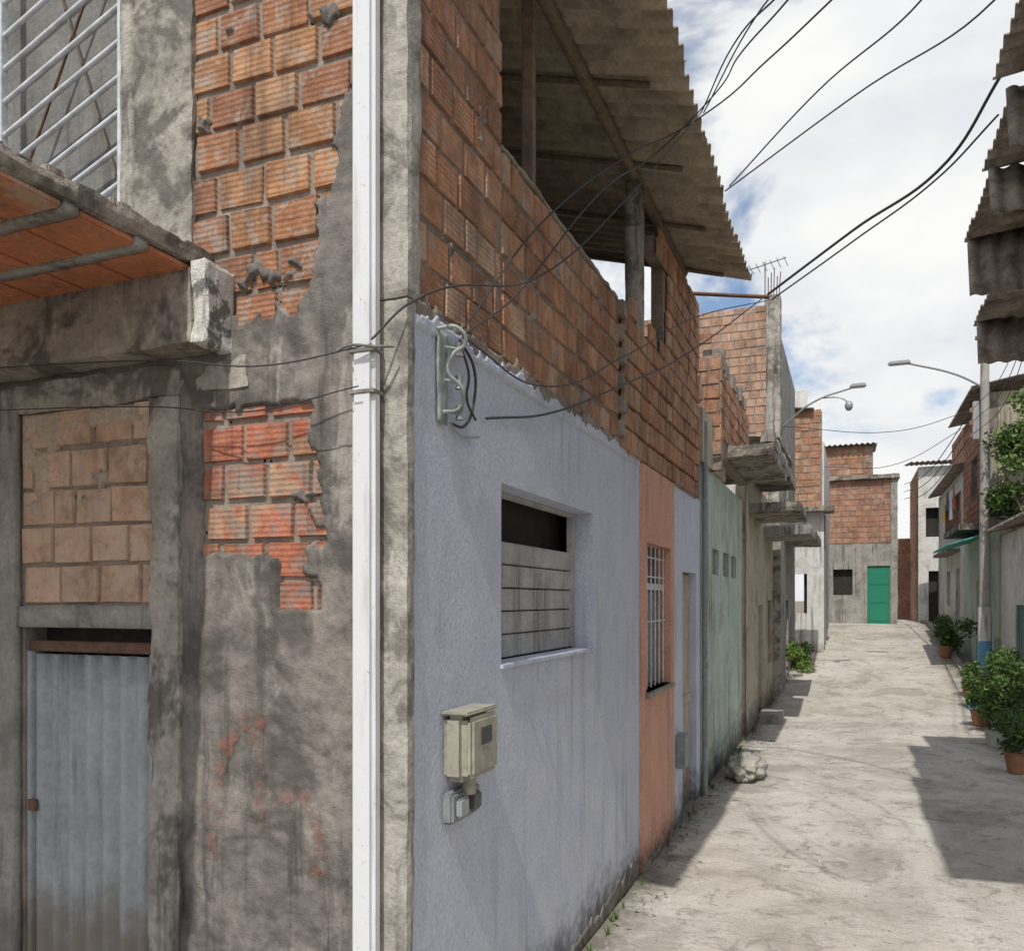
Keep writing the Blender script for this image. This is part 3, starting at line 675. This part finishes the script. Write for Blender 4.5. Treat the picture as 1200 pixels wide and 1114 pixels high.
for i,y in enumerate((23.4,24.1,24.8,25.7)):
    V=[];F=[]; hh=(.6,.8,.5,.7)[i]; ww=.42
    for a in range(7):
        for b in range(6):
            V.append((2.43+.04*math.sin(a*1.4+i)*b/5,y+ww*a/6,5.30-hh*b/5+.02*noise.noise(Vector((a,b,i)))))
    for a in range(6):
        for b in range(5): F.append((a*6+b,a*6+b+1,a*6+b+7,a*6+b+6))
    mesh_ob('garment_%d'%i,V,F,M_cloth[i],CL,smooth=True)
def tank(x,y,z):
    e=empty('water_tank')
    tube('tank_body',[(x,y,z),(x,y,z+.15),(x,y,z+.8),(x,y,z+.95)],.55,M_tank,e,smooth=False,radii=[.8,.9,1,.97],res=6)
    tube('tank_lid',[(x,y,z+.95),(x,y,z+1.03),(x,y,z+1.12)],.55,M_tank,e,smooth=False,radii=[1.04,1.02,.35],res=6)
tank(-3.6,28.4,9.05); tank(4.6,32,8.3)
R1=empty('white_green_house')
wall('street_front','x-',3.3,.2,15.6,22.4,-.2,3.9,M_white,R1,[(17,17.9,-.2,2.2),(19.4,20.6,1.1,2.3)])
wall('gable','y-',15.6,.2,3.5,8,-.2,3.9,M_white,R1)
box('dark',3.7,3.75,16,22,0,3.6,M_dark,R1)
for i in range(5): tube('window_bar_%d'%i,[(3.32,19.5+i*.25,1.1),(3.32,19.5+i*.25,2.3)],.012,M_teal,R1,smooth=False)
box('door_leaf',3.40,3.44,17,17.9,0,2.2,M_teal,R1,.01)
corrugated('roof',(2.95,15.4,4.0),(0,1,0),(1,0,.2),7.2,4.5,.2,.03,M_sheetR,R1)
# overhanging sheet-clad upper storey, near right
RO=empty('overhanging_tin_house')
wall('street_front','x-',3.6,.2,1.5,9.2,-.2,6.4,M_beige,RO,[(4,5,-.2,2.2),(6,7.2,1.2,2.4)])
corrugated('roof',(1.12,3.4,6.66),(0,1,0),(1,0,.12),4.4,3.2,.177,.026,M_sheetR,RO,warp=.03)
def panel(nm,x0,y,zt,zb,lean,mat):
    w=.95; x=x0; k=0
    while x<x0+2.4:
        dz=random.uniform(-.04,.04)
        corrugated('%s_%d'%(nm,k),(x,y+.012*(k%2),zb+dz),(1,0,random.uniform(-.03,.03)),(0,lean,zt-zb),w,zt-zb,.177,.022,mat,RO,warp=.05); x+=w-.08; k+=1
panel('cladding_sheet_a',1.17,7.55,6.60,6.02,.18,M_sheetR)
panel('cladding_sheet_b',1.21,8.75,6.50,5.98,.2,M_sheetR)
panel('cladding_sheet_c',1.22,10.3,6.50,5.70,.25,M_sheetR)
panel('cladding_sheet_d',1.50,11.9,6.00,5.38,.2,M_sheetR)
corrugated('lower_roof_a',(1.2,7.7,6.52),(0,1,0),(1,0,.08),1.4,2.9,.177,.024,M_sheetR,RO,warp=.03)
corrugated('lower_roof_b',(1.22,9.0,6.44),(0,1,0),(1,0,.08),1.6,2.9,.177,.024,M_sheetR,RO,warp=.03)
corrugated('lower_roof_c',(1.5,10.5,5.98),(0,1,0),(1,0,.08),1.7,2.6,.177,.024,M_sheetR,RO,warp=.03)
for y in (7.5,9.0,10.6):
    tube('outrigger_%d'%int(y),[(1.35,y+.1,6.08),(3.9,y+.1,6.0)],.03,M_wood,RO,smooth=False,res=1)
# ------------------------------------------------------------------ utility pole
UP=empty('utility_pole')
yb=22.3; xb=2.95
tube('shaft',[(xb,yb,gz(yb)-.1),(xb,yb,9.0)],.14,M_pole,UP,smooth=False,radii=[1,.62])
tube('blue_band',[(xb,yb,gz(yb)),(xb,yb,gz(yb)+1.1)],.150,M_blue,UP,smooth=False)
tube('white_band',[(xb,yb,gz(yb)+1.1),(xb,yb,gz(yb)+1.9)],.146,M_white,UP,smooth=False)
tube('lamp_arm',[(xb,yb,7.4),(xb-.6,yb-.1,7.75),(xb-1.7,yb-.3,8.1)],.024,M_lamp,UP)
box('lamp_head',xb-2.1,xb-1.6,yb-.38,yb-.24,8.06,8.16,M_lamp,UP,.03)
box('rack',xb-.25,xb-.12,yb-.06,yb+.06,6.2,7.1,M_lamp,UP,.01)
for z in (6.3,6.6,6.9): tube('rack_insulator',[(xb-.27,yb,z-.05),(xb-.27,yb,z+.05)],.05,M_porc,UP,smooth=False)
tube('crossarm',[(xb-.2,yb,8.6),(xb+.9,yb,8.6)],.05,M_wood,UP,smooth=False)
for z in (6.3,6.6,6.9):
    cable([(xb-.27,yb,z),(2.3,28,z-.5),(2.1,38,z+.3)],.012)
    cable([(xb-.27,yb,z),(2.6,17,z-.3),(2.3,12,z+.3)],.007)
cable([(xb-.27,yb,6.9),(1,21.6,6.4),(-1.5,21,6.6)],.008)
cable([(xb-.27,yb,6.6),(1.2,24,6.0),(-.7,26.6,6.4)],.008)
cable([(xb,yb,8.6),(2.6,16,8.2),(2.0,9,8.6)],.008)

# ------------------------------------------------------------------ sack, debris
bm=bmesh.new(); bmesh.ops.create_icosphere(bm,subdivisions=5,radius=1)
for v in bm.verts:
    n=noise.noise(v.co*2.2)*.28+noise.noise(v.co*6)*.10+noise.noise(v.co*14)*.05
    v.co=v.co*(1+n); v.co=Vector((v.co.x*.24-1.30,v.co.y*.5+11.6,max(.0,v.co.z*.19+.13)))
me=bpy.data.meshes.new('rubble_sack'); bm.to_mesh(me); bm.free(); me.materials.append(M_sack)
for p in me.polygons: p.use_smooth=True
link(bpy.data.objects.new('rubble_sack',me))
def chips(name,n,fx,fy,fs,mat):
    V=[];F=[]
    for i in range(n):
        x,y,s=fx(),fy(),fs(); b=len(V); z=gz(y)
        pts=[Vector((random.gauss(0,1),random.gauss(0,1),random.gauss(0,.7))).normalized()*s for _ in range(4)]
        V+=[(x+p.x,y+p.y,z+.008+p.z*.6) for p in pts]; F+=[(b,b+1,b+2),(b,b+2,b+3),(b,b+1,b+3),(b+1,b+2,b+3)]
    mesh_ob(name,V,F,mat)
chips('loose_gravel',900,lambda:-1.66+abs(random.gauss(0,.16)),lambda:random.uniform(3,24),lambda:random.uniform(.006,.035),M_grey)
chips('loose_gravel',900,lambda:random.uniform(-1.6,2.6),lambda:random.uniform(3.5,26),lambda:random.uniform(.004,.014),M_mortarD)
chips('brick_rubble',60,lambda:random.gauss(-1.42,.1),lambda:random.gauss(12.6,.5),lambda:random.uniform(.03,.09),M_tile)
chips('brick_rubble',70,lambda:random.gauss(2.5,.1),lambda:random.gauss(12.0,1.5),lambda:random.uniform(.02,.08),M_mortar)

# ------------------------------------------------------------------ vegetation
def foliage(name,blobs,n,size,parent=None,pal=((.05,.10,.02),(.08,.15,.035),(.035,.07,.02),(.12,.19,.05))):
    V=[];F=[];C=[]
    tot=sum(r**2 for _,r in blobs)
    for c,r in blobs:
        c=Vector(c); tone=random.choice(pal)
        for _ in range(int(n*r*r/tot)):
            d=Vector((random.gauss(0,1),random.gauss(0,1),random.gauss(0,1))).normalized()
            rr=r*(random.random()**.45)*(1+.35*noise.noise(c+d*2))
            p=c+Vector((d.x,d.y,d.z*.85))*rr
            a=Vector((random.gauss(0,1),random.gauss(0,1),random.gauss(0,.7))).normalized()
            b=a.cross(Vector((random.gauss(0,1),random.gauss(0,1),random.gauss(0,1)))).normalized()
            s=size*random.uniform(.6,1.3); k=len(V)
            V+=[tuple(p-a*s),tuple(p+b*s*.4),tuple(p+a*s),tuple(p-b*s*.4)]; F.append((k,k+1,k+2,k+3))
            q=random.choice(pal) if random.random()<.4 else tone; m=random.uniform(.7,1.3)
            C+=[(q[0]*m,q[1]*m,q[2]*m)]*4
    return mesh_ob(name,V,F,M_leaf,parent,cols=C)
def rb(x0,x1,y0,y1,z0,z1,n,r0,r1):
    return [((random.uniform(x0,x1),random.uniform(y0,y1),random.uniform(z0,z1)),random.uniform(r0,r1)) for _ in range(n)]
foliage('roadside_shrub',rb(2.25,3.1,13.6,18.6,.3,1.3,34,.16,.34),7500,.045)
foliage('roadside_shrub',rb(-1.5,-1.05,21.5,25.5,.5,1.2,12,.15,.30),2200,.05,pal=((.12,.2,.03),(.08,.15,.035),(.16,.24,.05)))
foliage('roadside_shrub',rb(2.6,2.95,24,31,1.0,1.8,14,.15,.32),2200,.06)
foliage('roadside_shrub',rb(2.7,3.2,19,21,.2,.9,8,.14,.28),1500,.045,pal=((.16,.05,.04),(.06,.12,.03),(.1,.16,.04)))
# weeds along the foot of the walls
for (x,yr) in ((-1.64,(5,21)),(2.58,(8,24))):
    V=[];F=[];C=[]
    for i in range(60):
        cx=x+random.gauss(0,.03); cy=random.uniform(*yr)
        for j in range(random.randint(4,12)):
            a=random.uniform(0,6.28); h=random.uniform(.03,.12); l=random.uniform(.01,.06); k=len(V); z=gz(cy)
            V+=[(cx+.006,cy,z),(cx-.006,cy,z),(cx+math.cos(a)*l,cy+math.sin(a)*l,z+h)]; F.append((k,k+1,k+2))
            C+=[(.08,.13,.03)]*3
    mesh_ob('weeds',V,F,M_leaf,None,cols=C)
def potted(x,y,s,mat):
    e=empty('potted_plant'); z=gz(y)
    tube('pot',[(x,y,z),(x,y,z+.26*s),(x,y,z+.28*s)],.16*s,mat,e,smooth=False,radii=[.7,1,1.08])
    foliage('leaves',rb(x-.12,x+.12,y-.12,y+.12,z+.35*s,z+.75*s,5,.1,.2),500,.05,e)
for x,y,s,m in ((2.15,13.3,1,M_pot),(2.2,15.6,.9,M_bucket),(2.3,17.9,1.1,M_pot),(2.4,19.8,.9,M_blue),(2.5,21.2,1,M_pot),(2.5,26.2,1.2,M_pot)): potted(x,y,s,m)
T=empty('garden_tree')
tube('trunk',[(3.9,21.6,0),(3.9,21.6,2.4),(3.8,21.6,4.0)],.14,M_wood,T,radii=[1,.8,.6])
for k,(x,y,z) in enumerate(((3.3,21.6,5.2),(4.3,21.9,5.6),(3.8,21.4,6.2),(3.5,22.0,5.0))):
    tube('limb_%d'%k,[(3.8,21.6,3.8),((3.8+x)/2,(21.6+y)/2,4.5),(x,y,z)],.05,M_wood,T,radii=[1,.7,.3])
foliage('crown',rb(3.15,4.6,21.0,22.3,4.3,6.9,24,.24,.48),7000,.07,T)

# ------------------------------------------------------------------ light
sun_dir=Vector((.04,-.57,.815)).normalized()
elev=math.asin(sun_dir.z); rot=math.atan2(sun_dir.x,sun_dir.y)
L=bpy.data.lights.new('sun','SUN'); L.energy=3.3; L.angle=math.radians(.6); L.color=(1,.955,.88)
lo=link(bpy.data.objects.new('sun',L)); lo.rotation_euler=sun_dir.to_track_quat('Z','Y').to_euler()
W=bpy.data.worlds.new('World'); S.world=W; W.use_nodes=True; nt=W.node_tree; nt.nodes.clear()
def wn(t): return nt.nodes.new(t)
def lk(a,b): nt.links.new(a,b)
sky=wn('ShaderNodeTexSky'); sky.sky_type='NISHITA'; sky.sun_disc=False; sky.sun_elevation=elev; sky.sun_rotation=rot
sky.air_density=1.0; sky.dust_density=1.6; sky.ozone_density=1.2
tc=wn('ShaderNodeTexCoord'); mp=wn('ShaderNodeMapping'); mp.inputs['Scale'].default_value=(1,1,1.9); mp.inputs['Location'].default_value=(.35,.1,.2)
lk(tc.outputs['Generated'],mp.inputs[0])
n1=wn('ShaderNodeTexNoise'); n1.inputs['Scale'].default_value=2.6; n1.inputs['Detail'].default_value=6; n1.inputs['Roughness'].default_value=.55; n1.inputs['Distortion'].default_value=.25
lk(mp.outputs[0],n1.inputs['Vector'])
sp=wn('ShaderNodeSeparateXYZ'); lk(tc.outputs['Generated'],sp.inputs[0])
zr=wn('ShaderNodeMapRange'); lk(sp.outputs[2],zr.inputs[0]); zr.inputs[1].default_value=.1; zr.inputs[2].default_value=.62; zr.inputs[3].default_value=.13; zr.inputs[4].default_value=-.055
ad=wn('ShaderNodeMath'); ad.operation='ADD'; lk(n1.outputs['Fac'],ad.inputs[0]); lk(zr.outputs[0],ad.inputs[1])
r1=wn('ShaderNodeMapRange'); r1.interpolation_type='SMOOTHSTEP'; r1.inputs[1].default_value=.42; r1.inputs[2].default_value=.52
lk(ad.outputs[0],r1.inputs[0])
n2=wn('ShaderNodeTexNoise'); n2.inputs['Scale'].default_value=5; n2.inputs['Detail'].default_value=5; lk(mp.outputs[0],n2.inputs['Vector'])
cc=wn('ShaderNodeMix'); cc.data_type='RGBA'; cc.inputs[6].default_value=(5.3,5.45,5.7,1); cc.inputs[7].default_value=(6.5,6.5,6.4,1)
r2=wn('ShaderNodeMapRange'); r2.inputs[1].default_value=.35; r2.inputs[2].default_value=.6; lk(n2.outputs['Fac'],r2.inputs[0]); lk(r2.outputs[0],cc.inputs[0])
mx=wn('ShaderNodeMix'); mx.data_type='RGBA'; lk(r1.outputs[0],mx.inputs[0]); lk(sky.outputs[0],mx.inputs[6]); lk(cc.outputs[2],mx.inputs[7])
bg=wn('ShaderNodeBackground'); bg.inputs['Strength'].default_value=.15; lk(mx.outputs[2],bg.inputs[0])
ow=wn('ShaderNodeOutputWorld'); lk(bg.outputs[0],ow.inputs[0])
S.view_settings.view_transform='Standard'; S.view_settings.look='None'; S.view_settings.exposure=0

# ------------------------------------------------------------------ camera
cam=bpy.data.cameras.new('camera'); cam.sensor_width=36; cam.lens=29.1; cam.shift_y=.1217; cam.clip_end=3000
co=link(bpy.data.objects.new('camera',cam)); co.location=(0,0,2.4); co.rotation_euler=(math.radians(90),0,math.radians(22.2))
S.camera=co
